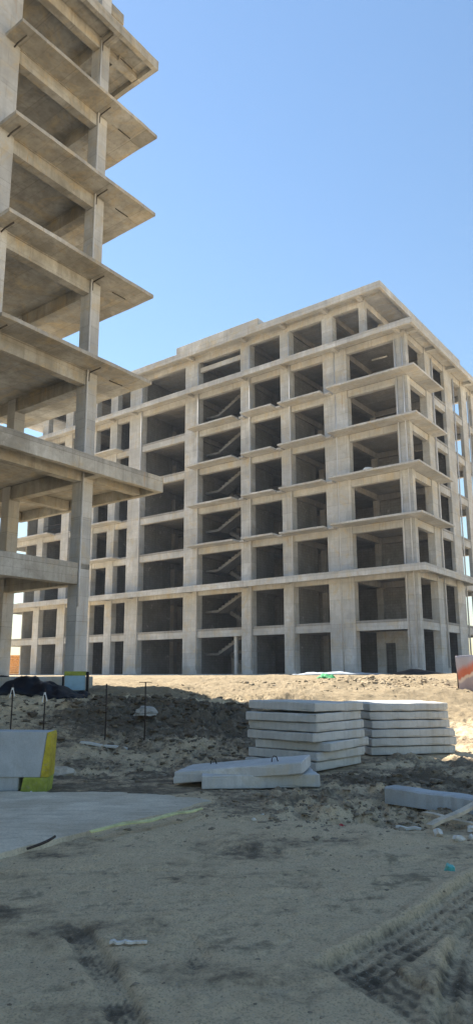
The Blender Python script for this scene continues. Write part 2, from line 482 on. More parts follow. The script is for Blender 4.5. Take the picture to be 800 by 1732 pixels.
scat(1900, -1.5, 18.0, 2.1, 1.1, .015, .11, 1.0, 1, 4.)
scat(500, -3.6, 16.6, 1.9, 1.6, .012, .06, .75, 0)
scat(400, -.6, 15.4, 1.8, .9, .015, .07, .8)
scat(900, 5.4, 26.2, 2.4, 1.3, .02, .11, .15, 1)
scat(350, 0.5, 22.5, 4.5, 2.2, .01, .05, .2, 0)
scat(900, 2.9, 11.6, 1.2, .8, .01, .08, .75, 1, 4.)
scat(700, 2.2, 8.9, .9, .45, .008, .045, .6, 1, 4.)
scat(900, 1.3, 9.4, 1.5, .8, .008, .045, .6)
scat(600, -1.2, 13.0, 2.2, 1.2, .01, .055, .65)
scat(350, 4.9, 13.0, 1.2, 1.4, .01, .07, .35)
for _ in range(1300):
    y = 2.6+7.5*rng.random()**1.3; x = rng.uniform(-.42, .42)*y+rng.normal(0, .3)
    P_.append((x, y, rng.random()**4*.015+.003, rng.uniform(.3, .7), 0))
def blocked(x, y):
    return (abs(x-1.28) < 1.0 and abs(y-13.39) < 1.0) or (2.5 < x < 4.7 and 14.6 < y < 16.6) or (-.9 < x < 1.3 and 10.4 < y < 11.9) or (x < -2.5 and 10.2 < y < 11.6)
P_ = [p for p in P_ if p[1] > 2 and not blocked(p[0], p[1])]
lumps('soil_clods', P_, M_clod, 'stuff', None)

# ------------------------------------------------------------------ building frames
BASE = 1.60
LV = [0]+[EYE-.05+2.81-BASE+3.3*(k-1) for k in range(1, 9)]      # beam undersides above BASE
TOP = [0.0]+[l+.65 for l in LV[1:]]
H = LambdaH = None
RA = Vector((11.47, 43.58, BASE)); LA = Vector((-4.94, 21.38, BASE))
OWN = 'unfinished_building'

def coffer(par, mat, a0, a1, b0, b1, zt, fa, t=.16, dep=.42, cant=(), axis='b'):
    """overhanging slab with a deep fascia and cantilever ribs. fa: sides with fascia"""
    MB(FR).box(a0, a1, b0, b1, zt-t, zt).build('overhang_slab', mat, par, .012)
    z0, z1 = zt-dep, zt-t
    e = .012
    m = MB(FR)
    if 'a0' in fa: m.box(a0-e, a0+.18, b0-e, b1+(e if 'b1' in fa else 0), z0, zt+.002)
    aa0 = a0+.18 if 'a0' in fa else a0
    if 'b0' in fa: m.box(aa0, a1, b0-e, b0+.18, z0, zt+.002)
    if 'b1' in fa: m.box(aa0, a1, b1-.18, b1+e, z0, zt+.002)
    m.build('fascia', mat, par, .012)
    for c in cant:
        MB(FR).box(*c, z0+.03, z1).build('cantilever_beam', mat, par, .01)

# ======================================================= far building (R)
RB = empty(OWN, RA, 'long eight storey bare concrete frame building across the site with wrap-round corner slabs', 'building')
A_COLS = [(-.03, .85), (4.47, 6.38), (9.21, 10.12), (12.92, 13.91), (18.23, 19.75), (24.8, 26.4), (28.03, 28.95), (30.85, 31.9), (34.3, 35.4), (38.1, 39.0), (43.2, 44.2)]
UEND = 44.2; VEND = 14.2
zT = TOP[8]
def column(a0, a1, b0, b1, z0, z1, par=RB, mat=M_con, strips=()):
    m = MB(FR).box(a0, a1, b0, b1, z0, z1)
    for (x0, x1, y0, y1) in strips: m.box(x0, x1, y0, y1, z0, z1)
    return m.build('column', mat, par, .015)
for i, (a0, a1) in enumerate(A_COLS):
    zt = TOP[7]-.005 if i in (0,) else LV[8]
    st = []
    if i == 0:
        column(a0, a1, -.03, .45, 0, zt, strips=[(a0+.10, a0+.30, -.07, -.03)])
    elif i == 1:
        column(a0, a0+.92, -.03, .55, 0, TOP[7]-.005)
        column(a0+1.0, a1, -.06, .55, 0, zt)
        MB(FR).box(a0+.92, a0+1.0, .05, .5, 0, TOP[7]-.01).build('infill_strip', M_con, RB)
        MB(FR).tube([(a0+.96, -.01, .3), (a0+.96, -.01, LV[7])], .045).build('drain_pipe', M_pipe, RB, smooth=True)
    else:
        column(a0, a1, -.03, .55, 0, zt)
        if i in (2, 3, 4, 5):
            MB(FR).tube([(a0+.07, -.085, .3), (a0+.07, -.085, LV[8]-.1)], .04).build('drain_pipe', M_pipe, RB, smooth=True)
# narrow top-storey post near the corner
column(2.9, 3.35, -.02, .4, TOP[7], LV[8])
MB(FR).tube([(.2, -.12, .4), (.2, -.12, LV[7])], .045).build('drain_pipe', M_pipe, RB, smooth=True)
MB(FR).tube([(.72, -.08, .4), (.72, -.08, LV[7])], .04).build('drain_pipe', M_pipe, RB, smooth=True)
B_COLS = [(3.35, 4.35), (7.1, 8.7), (10.8, 12.0), (13.2, 14.2)]
for b0, b1 in B_COLS:
    column(-.03, .5 if b0 < 7 else .24, b0, b1, 0, TOP[7]-.005)
    MB(FR).tube([(-.09, b1+.12, .4), (-.09, b1+.12, LV[7])], .055).build('drain_pipe', M_pipe, RB, smooth=True)
column(0.02, .5, 4.55, 5.0, 0, TOP[7]-.005)
for b0 in (.6, 5.2, 10.8, 13.4):
    column(2.9, 3.4, b0 if b0 > 1 else 3.2, (b0 if b0 > 1 else 3.2)+.5, TOP[7], LV[8])
for a0 in (4.7, 10., 14.2, 19., 25., 31., 37.5, 43.2):
    column(a0, a0+.6, 13.6, 14.17, 0, LV[8])
for a0 in (4.7, 9.3, 25.2, 38.3):
    column(a0, a0+.5, 4.9, 5.4, 0, LV[8], mat=M_in_shaded)
for a0 in (4.7, 38.3):
    column(a0, a0+.5, 10.8, 11.3, 0, LV[8], mat=M_in_shaded)
# ground plinth
MB(FR).box(-.25, UEND+.2, -.28, VEND+.2, -.35, .03).build('plinth', M_con, RB, .02)
# floors
for k in range(1, 8):
    MB(FR).box(0, UEND, 0, VEND, TOP[k]-.16, TOP[k]).build('floor_slab', M_in_shaded, RB)
for k in range(1, 8):
    zb, zt = LV[k], TOP[k]-.16
    MB(FR).box(.02, UEND-.02, .03, .36, zb, zt).build('edge_beam', M_con, RB)
    MB(FR).box(.03, .34, .36, VEND-.03, zb, zt).build('edge_beam', M_con, RB)
    MB(FR).box(.36, UEND-.02, VEND-.36, VEND-.03, zb, zt).build('edge_beam', M_con, RB)
    MB(FR).box(UEND-.36, UEND-.03, .36, VEND-.36, zb, zt).build('edge_beam', M_con, RB)
    for a0 in (4.75, 9.35, 13.2, 18.7, 25.25, 31.2, 38.35):
        MB(FR).box(a0, a0+.35, .36, VEND-.36, zb+.05, zt).build('cross_beam', M_in_shaded, RB)
    MB(FR).box(.34, 4.75, 5.0, 5.35, zb+.05, zt).build('cross_beam', M_in_shaded, RB)
# roof: stops short of the side face
RT = TOP[8]
MB(FR).box(1.35, UEND, 0, VEND, RT-.16, RT+.15).build('roof_slab', M_con, RB)
zb = LV[8]
MB(FR).box(2.9, UEND-.02, .03, .36, zb, RT-.16).build('edge_beam', M_con, RB)
MB(FR).box(2.92, 3.25, .36, VEND-.36, zb, RT-.16).build('edge_beam', M_con, RB)
MB(FR).box(2.9, UEND-.02, VEND-.36, VEND-.03, zb, RT-.16).build('edge_beam', M_con, RB)
for a0 in (5.7, 9.35, 13.2, 18.7, 25.25, 31.2, 38.35):
    MB(FR).box(a0, a0+.35, .36, VEND-.36, zb+.05, RT-.16).build('cross_beam', M_in_shaded, RB)
coffer(RB, M_con, 1.13, UEND+.8, -1.06, -.0, RT+.15, ('b0', 'a0'), .2, .52,
       [(a, a+.3, -.88, .0) for a in (2.95, 5.8, 9.5, 13.2, 18.8, 25.4, 31.2, 38.3)])
MB(FR).box(1.13, 1.33, .0, VEND+.5, RT-.37, RT+.152).build('fascia', M_con, RB, .01)
for b in (4.3, 9., 13.): MB(FR).box(1.34, 2.9, b, b+.3, RT-.35, RT-.165).build('cantilever_beam', M_con, RB)
# raised parapet of the stair core
MB(FR).box(11.4, 19.9, -1.09, -.85, RT+.15, RT+.72).box(11.4, 11.65, -.85, 4, RT+.15, RT+.72).box(19.65, 19.9, -.85, 4, RT+.15, RT+.72).build('parapet', M_con, RB, .02)
# terrace slab of level seven, all round
coffer(RB, M_con, -1.0, UEND+.8, -1.1, -.0, TOP[7], ('b0', 'a0'), .16, .42,
       [(a, a+.3, -.92, .0) for a in (.25, 5.0, 9.5, 13.3, 18.8, 25.4, 28.3, 31.2, 38.4)])
coffer(RB, M_con, -1.0, -.0, .002, VEND+.6, TOP[7], ('a0',), .16, .42,
       [(-.82, .0, b, b+.3) for b in (.12, 3.6, 7.6, 11.2, 13.5)])
# level two belt slab
coffer(RB, M_con, -1.0, UEND+.4, -1.15, -.0, TOP[2], ('b0', 'a0'), .16, .46,
       [(a, a+.3, -.97, .0) for a in (.25, 5.0, 9.5, 13.3, 18.8, 25.4, 28.3, 31.2, 38.4)])
coffer(RB, M_con, -1.0, -.0, .002, 8.7, TOP[2], ('a0', 'b1'), .16, .46, [(-.82, .0, b, b+.3) for b in (.12, 3.6)])
# balconies, levels three to six
BEND = {3: 4.6, 4: 4.9, 5: 4.25, 6: 4.1}
for k in range(3, 7):
    z1 = TOP[k]-.004; z0 = z1-.14
    def bal(a0, a1, ov, dz=0):
        ov += random.uniform(-.06, .06); dz += random.uniform(-.02, .012); a0 += random.uniform(-.05, .05)
        MB(FR).box(a0, a1, -ov, -.002, z0+dz, z1+dz).build('balcony_slab', M_con, RB, .012)
    m = MB(FR).box(-1.02, 5.55, -1.2, -.002, z0, z1).box(-1.02, -.002, -.002, BEND[k], z0, z1)
    m.build('balcony_slab', M_con, RB, .012)
    bal(6.1, 9.75, 1.12, -.05); bal(10.35, 13.2, 1.05, -.03); bal(14.1, 18.75, 1.0, 0)
    bal(27.05, 31.8, .95); bal(36.3, 44.0, .95)
    # small kerbs where balcony pieces meet
    for a in (5.62, 9.83, 13.3):
        MB(FR).box(a, a+.42, -.55, -.003, z0-.10, z0+.02).build('balcony_bracket', M_con, RB)
# partitions behind the openings
for k in range(0, 8):
    z0 = TOP[k] if k else .03
    z1 = TOP[k+1]-.16
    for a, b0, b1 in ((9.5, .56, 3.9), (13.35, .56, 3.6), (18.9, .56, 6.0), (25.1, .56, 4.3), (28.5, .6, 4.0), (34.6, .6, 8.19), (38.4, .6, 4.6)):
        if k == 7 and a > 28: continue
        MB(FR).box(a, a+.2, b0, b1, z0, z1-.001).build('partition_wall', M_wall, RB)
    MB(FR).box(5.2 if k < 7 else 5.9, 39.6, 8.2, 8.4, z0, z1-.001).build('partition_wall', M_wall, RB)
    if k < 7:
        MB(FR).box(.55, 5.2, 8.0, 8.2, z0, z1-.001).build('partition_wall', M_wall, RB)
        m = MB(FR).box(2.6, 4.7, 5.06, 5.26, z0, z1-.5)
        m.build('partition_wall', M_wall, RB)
# lift-shaft walls and door frames in the ground bay
for a0, a1, z0, z1 in ((1.6, 3.2, .03, 2.9), (4.0, 4.6, .03, 2.9), (3.2, 4.0, 2.1, 2.9)):
    MB(FR).box(a0, a1, 3.3, 3.5, z0, z1).build('partition_wall', M_con, RB)
# end rooms at far left
for k in range(0, 7):
    z0 = TOP[k] if k else .03
    MB(FR).box(43.0, 43.16, 1.75, 9.0, z0, TOP[k+1]-.162).build('partition_wall', M_con, RB)
MB(FR).box(14.1, 18.2, 4.3, 4.5, .03, 1.9).build('partition_wall', M_con, RB)
MB(FR).box(14.6, 14.85, .3, .5, .03, LV[1]).build('column', M_con, RB)
# stairs in the fourth bay: landing on the far side, two flights per storey
def flight(a0, z0, a1, z1, b0, b1, n=9, t=.16):
    lo = []; hi = []
    for i in range(n):
        ax = a0+(a1-a0)*i/n; ax2 = a0+(a1-a0)*(i+1)/n; zz = z0+(z1-z0)*(i+1)/n
        hi += [(ax, zz), (ax2, zz)]
    dz = (z1-z0)/n
    poly = [(a0, z0)]+hi+[(a1, z1-t-dz*.6), (a0, z0-t)]
    return MB(FR).prism(poly, b0, b1).build('stair_flight', M_wall, RB)
for k in range(0, 8):
    z0 = TOP[k] if k else .03
    z2 = TOP[k+1]-.17; zm = (z0+z2)/2
    if k == 7: break
    flight(14.6, z0, 17.3, zm, 3.0, 4.2)
    flight(17.3, zm, 14.4, z2+.0, 1.5, 2.7)
    MB(FR).box(17.3, 18.7, 1.5, 4.2, zm-.18, zm).build('stair_landing', M_wall, RB)
# lintel strip in the top-storey stair bay
MB(FR).box(14.0, 18.2, .1, .3, TOP[7]+1.75, TOP[7]+2.15).build('lintel', M_con, RB)
# white plastic drain stubs under the ceilings
for k, a, b in ((7, 20.5, 2.4), (6, 20.4, 2.4), (7, 10.7, 2.2), (6, 10.7, 2.2), (5, 10.7, 2.2), (4, 10.7, 2.2), (6, 7.1, 2.2), (4, 6.9, 1.6), (3, 6.9, 1.6), (2, 20.4, 2.)):
    z = TOP[k+1]-.45
    MB(FR).tube([(a, b, z), (a, b+.9, z-.02)], .05).build('ceiling_pipe', M_white, RB, smooth=True)
MB(FR).tube([(2.4, 2.4, TOP[7]-.5), (3.6, 2.4, TOP[7]-.48)], .06).build('ceiling_pipe', M_white, RB, smooth=True)
# thin rails in the far-left bays
for k in (4,):
    m = MB(FR)
    for z in (.45, .9): m.tube([(35.4, .1, TOP[k]+z), (38.1, .1, TOP[k]+z)], .02, 5)
    m.build('guard_rail', M_rust, RB)

# ======================================================= near building (L)
LB = empty(OWN, LA, 'near bare concrete frame building cut off by the left edge, with sharp projecting balcony slabs', 'building')
LV_, LEND = -38., 9.0          # runs toward the viewer along -V, depth 9 m along +U
def colL(a0, a1, b0, b1, z0, z1): return MB(FR).box(a0, a1, b0, b1, z0, z1).build('column', M_con, LB, .015)
colL(0, .46, 0, .47, -.4, LV[8])
pc = [(-4.75, -3.28), (-9.2, -8.2), (-14.2, -13.2), (-19.2, -18.2), (-24.2, -23.2), (-29.2, -28.2), (-34.2, -33.2), (-38., -37.)]
for b0, b1 in pc: colL(-.02, .5, b0, b1, -.4, LV[8])
for a in (3.85, 8.5):
    for b in (0.0, -4.4, -9.2, -14.2, -19.2, -24.2, -29.2, -34.2, -37.5): colL(a, a+.45, b, b+.45, -.4, LV[8])
MB(FR).box(-.2, LEND+.2, LV_-.2, .6, -.45, -.02).build('plinth', M_conL, LB, .02)
for k in range(1, 9):
    dz = .15 if k == 8 else 0
    zt = TOP[k]
    a0 = .0 if k < 8 else 1.35
    MB(FR).box(a0, LEND, LV_, .45, zt-.16, zt+dz).build('floor_slab' if k < 8 else 'roof_slab', M_conL, LB)
    zb, z1 = LV[k], zt-.16
    if k == 1:
        MB(FR).box(-.012, .32, LV_, -.0, zb-.02, zt+.01).build('edge_beam', M_conL, LB, .012)
    else:
        MB(FR).box(.02, .32, LV_, -.0, zb, z1).build('edge_beam', M_conL, LB, .01)
    MB(FR).box(.46, LEND, .05, .40, zb, z1).build('edge_beam', M_conL, LB, .01)
    MB(FR).box(LEND-.32, LEND-.02, LV_, .05, zb, z1).build('edge_beam', M_conL, LB, .01)
    for b in (-4.3, -9., -14., -19., -24., -29., -34.):
        MB(FR).box(.32, LEND-.32, b, b+.3, zb+.03, z1).build('cross_beam', M_conL, LB, .01)
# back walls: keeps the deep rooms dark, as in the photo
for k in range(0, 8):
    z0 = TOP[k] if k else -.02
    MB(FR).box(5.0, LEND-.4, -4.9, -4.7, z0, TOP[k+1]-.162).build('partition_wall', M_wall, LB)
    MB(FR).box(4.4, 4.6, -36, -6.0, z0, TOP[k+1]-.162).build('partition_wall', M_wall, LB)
# level two belt slab with deep fascia
coffer(LB, M_conL, -.80, -.0, LV_, 2.9, TOP[2], ('a0', 'b1'), .16, .55,
       [(-.62, .0, b, b+.3) for b in (.08, -4.2, -8.8, -13.8)])
coffer(LB, M_conL, .002, 7.2, .452, 2.9, TOP[2], ('b1',), .16, .55, [(.1, .4, .47, 2.7), (3.9, 4.2, .47, 2.7), (6.9, 7.2, .47, 2.7)])
# level seven, coffered
coffer(LB, M_conL, -.84, -.0, LV_, 2.17, TOP[7], ('a0', 'b1'), .16, .40,
       [(-.66, .0, b, b+.3) for b in (.06, -4.2, -8.8)])
coffer(LB, M_conL, .002, 6.6, .452, 2.17, TOP[7], ('b1',), .16, .40, [(.1, .4, .47, 1.98), (3.9, 4.2, .47, 1.98)])
MB(FR).box(.002, 6.4, .95, 1.2, TOP[7]-.36, TOP[7]-.163).build('cantilever_beam', M_conL, LB)
# roof
coffer(LB, M_conL, 1.13, 6.6, .452, 2.1, TOP[8]+.15, ('a0', 'b1'), .2, .5, [])
MB(FR).box(1.13, 1.33, LV_, .45, TOP[8]-.35, TOP[8]+.152).build('fascia', M_conL, LB, .01)
# balconies
for k in range(3, 7):
    z1 = TOP[k]-.004; z0 = z1-.13
    MB(FR).box(-.88, -.003, -3.83, 2.17, z0, z1).box(-.003, 6.5, .453, 2.17, z0, z1).build('balcony_slab', M_conL, LB, .012)
    for bb in (-13.4, -23.4): MB(FR).box(-.88, -.003, bb, bb+5.5, z0, z1).build('balcony_slab', M_conL, LB, .012)
# drain pipe down the corner and its branches
MB(FR).tube([(-.05, .02, 2.1)]+[(-.05, .02, z) for z in np.linspace(3, LV[7]+.3, 12)], .028).build('drain_pipe', M_pipe, LB, smooth=True)
for k in range(3, 8):
    z = TOP[k]-.22-(.22 if k == 7 else 0)
    MB(FR).tube([(-.06, .06, z-.3), (-.07, .06, z-.02), (-.12, .06, z), (-.62, .06, z+.02)], .022).build('drain_branch', M_darkpipe, LB, smooth=True)
    MB(FR).tube([(-.12, .9, z), (-.12, 1.5, z+.01)], .02).build('drain_branch', M_darkpipe, LB, smooth=True)
    MB(FR).tube([(.0, -3.5, z-.05), (-.2, -3.5, z), (-.62, -3.48, z+.02)], .025).build('drain_branch', M_darkpipe, LB, smooth=True)

# ------------------------------------------------------------------ things on and around the buildings
def lump_thing(name, loc, r, mat, label, cat, sub=3, seed=1, group=None):
    bm = bmesh.new(); bmesh.ops.create_icosphere(bm, subdivisions=sub, radius=1)
    for v in bm.verts:
        n = mnoise.fractal(v.co*1.6+Vector((seed*7.1, 0, 0)), .8, 2., 4)
        v.co = Vector((v.co.x*r[0], v.co.y*r[1], max(v.co.z, -.35)*r[2]))*(1+.28*n)
    me = bpy.data.meshes.new(name); bm.to_mesh(me); bm.free(); me.materials.append(mat)
    o = bpy.data.objects.new(name, me); link(o); o.location = loc
    return tag(o, label, cat, group)
def rp(a, b, z, O=RA): return (O.x+U[0]*a+V[0]*b, O.y+U[1]*a+V[1]*b, O.z+z)
lump_thing('sack', rp(2.9, -.35, TOP[4]+.12), (.42, .3, .26), M_white, 'white sack left on the corner slab, a few floors above the pale beam line', 'sack', seed=3, group='white sacks on the corner slabs')
lump_thing('sack', rp(3.6, -.3, TOP[6]+.1), (.38, .25, .2), M_paper, 'pale sack lying on the upper corner slab just below the roof terrace', 'sack', seed=5, group='white sacks on the corner slabs')

def ruffle(name, x0, x1, y0, y1, prof, mat, label, cat, nx=70, ny=14, amp=.045, seed=0, thick=.02):
    """crumpled sheet lying over the ground between two ends"""
    vs = []; fs = []
    for j in range(ny+1):
        for i in range(nx+1):
            s = i/nx; t = j/ny
            x = x0+(x1-x0)*s; y = y0+(y1-y0)*t + .12*math.sin(s*9+seed)
            hh = prof(s)*math.sin(math.pi*min(1, max(0, t)))**.7
            n = mnoise.fractal(Vector((x*1.3, y*2.2, seed)), .8, 2., 4)
            vs.append((x, y, hz(x, y)+.02+hh+amp*n*(.3+math.sin(math.pi*t))))
    for j in range(ny):
        for i in range(nx):
            a = j*(nx+1)+i; fs.append((a, a+1, a+nx+2, a+nx+1))
    o = mesh_obj(name, vs, fs, mat, smooth=True, recalc=False)
    m = o.modifiers.new('thick', 'SOLIDIFY'); m.thickness = thick; m.offset = 1
    return tag(o, label, cat)
ruffle('tarpaulin', -9.5, -4.15, 18.9, 20.2, lambda s: .33*min(1, (1-s)*3.5)**.8+.02, M_black,
       'long crumpled black tarpaulin on the dirt bank below the near building column', 'tarpaulin', amp=.02, seed=2)
ruffle('plastic_sheet', 8.4, 11.6, 38.5, 40.0, lambda s: .28*math.sin(math.pi*s)**1.4, M_black,
       'black plastic sheeting heaped at the foot of the far building corner', 'plastic sheet', seed=5)
ruffle('plastic_sheet', 3.2, 8.2, 39.8, 41.0, lambda s: .12*math.sin(math.pi*s)+.03, M_sheet,
       'pale grey-blue sheeting laid along the foot of the far building', 'plastic sheet', seed=8)
ruffle('netting', 3.5, 4.35, 30.6, 31.2, lambda s: .16*math.sin(math.pi*s), M_green,
       'small crumpled bright green netting on the sunlit dirt', 'netting', nx=26, ny=10, amp=.12, seed=11)

# painted panel standing at the foot of the near column
t = empty('site_panel', (-4.65, 20.3, hz(-4.65, 20.3)-.05), 'pale blue board with a yellow-green top band beside the black tarpaulin', 'panel')
bz = 1.62-t.location.z
MB().box(-.28, .30, -.02, .02, bz-.42, bz-.03+.02).build('board', M_blue, t, .005)
MB().box(-.30, .32, -.026, .026, bz-.01, bz+.11).build('top_band', M_lime, t, .005)
MB().box(.33, .40, -.04, .04, -.1, bz+.10).build('post', M_black, t)
MB().box(-.36, -.31, -.03, .03, -.1, bz-.02).build('post', M_black, t)

# printed banner at the right edge
bx, by = 8.1, 24.0
t = empty('banner', (bx, by, hz(bx, by)), 'pink and orange printed banner stretched between posts at the right edge', 'banner')
vs = []; fs = []; NX, NZ = 40, 16
z0 = .86-t.location.z; z1 = 2.22-t.location.z
for j in range(NZ+1):
    for i in range(NX+1):
        s = i/NX; r = j/NZ
        vs.append((-.60+2.8*s+.03*math.sin(r*5), .05*math.sin(s*17+r*2)+.03*math.sin(s*31), z0+(z1-z0)*r+.03*math.sin(s*8)-.05*(1-r)*math.sin(s*5)))
for j in range(NZ):
    for i in range(NX):
        a = j*(NX+1)+i; fs.append((a, a+1, a+NX+2, a+NX+1))
o = mesh_obj('printed_sheet', vs, fs, M_banner, t, smooth=True, recalc=False)
m = o.modifiers.new('thick', 'SOLIDIFY'); m.thickness = .006
for px in (-.58, 1.0, 2.18):
    MB().tube([(px, .09, -.1), (px, .09, z1+.03)], .025).build('post', M_rust, t, smooth=True)

# orange brick stack seen through the far-left bay
t = empty('brick_stack', (-25.0, 78.0, 1.5), 'orange brick stack seen through the lowest far left opening', 'bricks')
m = MB()
for i in range(9):
    for j in range(5):
        o_ = .12 if i % 2 else 0
        m.box(-1.0+j*.42+o_, -1.0+j*.42+.40+o_, -.4, .4, i*.25, i*.25+.235)
m.build('bricks', M_orange, t, .01)
MB().box(-1.1, 1.35, -.45, .45, -.15, -.005).build('pallet', M_wood, t)

# ------------------------------------------------------------------ concrete block with painted end, left
GB = hz(-3.4, 10.6)
t = empty('concrete_block', (-2.74, 10.55, -.02), 'grey concrete barrier block with yellow painted end at the left edge', 'barrier')
def blk(poly, y0, y1, mat, name, bev=.02):
    m = MB(); m.prism(poly, y0, y1); return m.build(name, mat, t, bev)
# poly in (x, z), extruded in y
blk([(-1.6, .20), (-.12, .20), (-.05, .82), (-.0, .84), (-1.6, .86)], -.0, .34, M_barrier, 'body')
blk([(-1.6, 0), (-.44, 0), (-.44, .22), (-1.6, .22)], .03, .32, M_barrier, 'foot')
blk([(-.12, .20), (.0, .20), (.015, .80), (-.0, .845), (-.045, .825)], -.012, .33, M_yellow, 'painted_end', .01)
blk([(-.40, -.01), (-.02, -.01), (.0, .199), (-.36, .199)], -.016, .31, M_lime, 'painted_foot', .012)

# ------------------------------------------------------------------ precast slabs
def slab(loc, size, rotz, tilt=(0, 0), label='', group=None, seed=0):
    L, W, T = size
    bm = bmesh.new(); bmesh.ops.create_cube(bm, size=1)
    bmesh.ops.subdivide_edges(bm, edges=bm.edges, cuts=7, use_grid_fill=True)
    for v in bm.verts:
        v.co = Vector((v.co.x*L, v.co.y*W, v.co.z*T))
    bmesh.ops.bevel(bm, geom=[e for e in bm.edges if len(e.link_faces) == 2 and e.calc_face_angle() > 1], offset=.012, segments=1, affect='EDGES')
    for v in bm.verts:
        n = mnoise.noise_vector(v.co*5+Vector((seed*3.3, 1, 2)))
        v.co += Vector(n)*.009
        e_ = (abs(v.co.x) > L/2-.05)+(abs(v.co.y) > W/2-.05)+(abs(v.co.z) > T/2-.03)
        if e_ >= 2 and mnoise.noise(v.co*4+Vector((seed*1.7, 5, 9))) > .22: v.co *= .982
    me = bpy.data.meshes.new('concrete_slab'); bm.to_mesh(me); bm.free()
    me.materials.append(M_panel)
    o = bpy.data.objects.new('concrete_slab', me); link(o)
    o.location = loc; o.rotation_euler = (tilt[0], tilt[1], rotz)
    return tag(o, label, 'concrete slab', group)
ORD = ['topmost', 'second from the top', 'third from the top', 'fourth from the top', 'fifth from the top', 'sixth from the top', 'lowest']
# stack one: seven square slabs seen corner-on
T1 = .150; lay1 = [(-.0, 0, .0), (.03, 0, .02), (.12, .06, .05), (-.05, -.02, -.03), (.0, .0, .02), (.02, .0, .0), (-.02, .03, .015)]
z = .0
for i in range(7):   # from the bottom
    j = 6-i
    dx, dy, dr = [(-.05, .03, .05), (.02, .02, .0), (.13, .03, .12), (.0, -.03, -.04), (.02, .02, .01), (-.03, -.02, .05), (.03, .05, -.02)][i]
    tx = .0 if i < 6 else .022
    slab((1.28+dx, 13.39+dy, z+T1/2), (1.55, 1.55, T1-.004), R_(48)+dr, (-.004 if i < 6 else .012, .004 if i < 6 else .022),
         f'{ORD[j]} pale concrete slab of the seven in the left stack', 'concrete slabs in the left stack', i)
    z += T1+(.030 if i == 5 else .012)
z = .0; T2 = .163
O6 = ['topmost', 'second from the top', 'third from the top', 'fourth from the top', 'fifth from the top', 'lowest']
for i in range(6):
    dx, dy, dr, Lx = [(.04, .02, .0, 1.9), (.05, -.02, .01, 1.92), (.05, -.03, -.005, 1.86), (.0, .0, .01, 1.76), (-.02, .02, .0, 1.78), (-.03, .0, .012, 1.78)][i]
    slab((3.47+dx, 15.67+dy, z+T2/2), (Lx, 1.5, T2-.008), .21+dr, (0.002, 0.002), f'{O6[5-i]} concrete slab of the six in the right stack', 'concrete slabs in the right stack', 20+i)
    z += T2+.012
# leaning pair in front
slab((.32, 11.16, .09), (1.74, .95, .19), .07, (0, 0), 'lower flat concrete slab half hidden under the tilted slab', 'pair of slabs before the left stack', 40)
o = slab((.10, 11.21, .205), (1.97, .98, .165), -.23, (.0, -.10), 'tilted pale concrete slab lying across another one before the left stack', 'pair of slabs before the left stack', 41)
for hx, hy in ((-.55, .28), (.52, -.1)):
    lp = MB().tube([(hx-.05, hy, .07), (hx-.045, hy, .12), (hx-.01, hy, .165), (hx+.03, hy, .15), (hx+.05, hy, .07)], .009, 6).build('lifting_loop', M_rust, o, smooth=True)
# broken beam at right
m = MB()
vs = []; NS = 22; fs = []
for i in range(NS+1):
    s = i/NS; x = 2.03+1.35*s; y = 9.72-1.3*s
    n = mnoise.noise(Vector((s*5, 3, 1)))*.02
    zt_ = .18-.02*s+n; zb_ = -.03
    for (dy, zz) in ((-.10, zb_), (-.10+.008*math.sin(i*3), zt_-.02), (-.08, zt_), (.12, zt_-.01), (.14, zb_)):
        vs.append((x+dy*.9, y+dy, zz))
for i in range(NS):
    for k in range(5):
        a = i*5+k; b = i*5+(k+1) % 5; fs.append((a, b, b+5, a+5))
fs += [tuple(range(4, -1, -1)), tuple(NS*5+k for k in range(5))]
o = mesh_obj('concrete_beam', vs, fs, M_barrier); tag(o, 'rough grey concrete beam lying on the dirt behind the crossed planks', 'concrete beam')

# planks
def plank(p0, p1, wd, th, mat, label, z0, z1, name='plank'):
    a = Vector((*p0, z0)); b = Vector((*p1, z1)); d = (b-a).normalized(); sd = d.cross(Vector((0, 0, 1))).normalized(); n = sd.cross(d)
    vs = []; fs = []; N = 8
    for i in range(N+1):
        c = a+(b-a)*i/N + n*.008*math.sin(i*1.3)
        for sx, sz in ((-1, -1), (1, -1), (1, 1), (-1, 1)): vs.append(c+sd*sx*wd/2+n*sz*th/2)
    for i in range(N):
        for k in range(4):
            q_ = i*4+k; r_ = i*4+(k+1) % 4; fs.append((q_, r_, r_+4, q_+4))
    fs += [(3, 2, 1, 0), tuple(N*4+k for k in range(4))]
    o = mesh_obj(name, vs, fs, mat); return tag(o, label, 'plank', 'timber planks in the rubble')
zz = max(hz(2.3, 8.), hz(2.6, 8.2))
plank((2.02, 7.76), (2.95, 8.42), .085, .035, M_wood, 'upper pale timber plank crossing over another in the rubble', zz+.07, zz+.26)
plank((2.18, 8.58), (2.75, 7.55), .08, .03, M_wood, 'lower grey timber plank under the crossing one in the rubble', zz+.05, zz+.06)
plank((1.74, 8.10), (2.0, 8.02), .045, .025, M_paper, 'short pale batten lying alone left of the crossed planks', hz(1.85, 8.1)+.02, hz(1.85, 8.1)+.02)
plank((-3.3, 15.2), (-2.3, 15.05), .14, .04, M_paper, 'long flat pale board on the dirt at the feet of the bare steel stake', hz(-3.3, 15.2)+.04, hz(-2.3, 15.05)+.04)
# pale broken stone behind the block and on the clods
lump_thing('stone', (-3.05, 12.6, hz(-3.05, 12.6)+.08), (.24, .2, .14), M_wood, 'brownish stone on the dirt right behind the painted block end', 'stone', seed=4)
lump_thing('stone', (-2.15, 16.9, hz(-2.15, 16.9)+.12), (.26, .2, .17), M_conL, 'pale stone sitting in the dark clods by the right-hand steel stake', 'stone', seed=6)

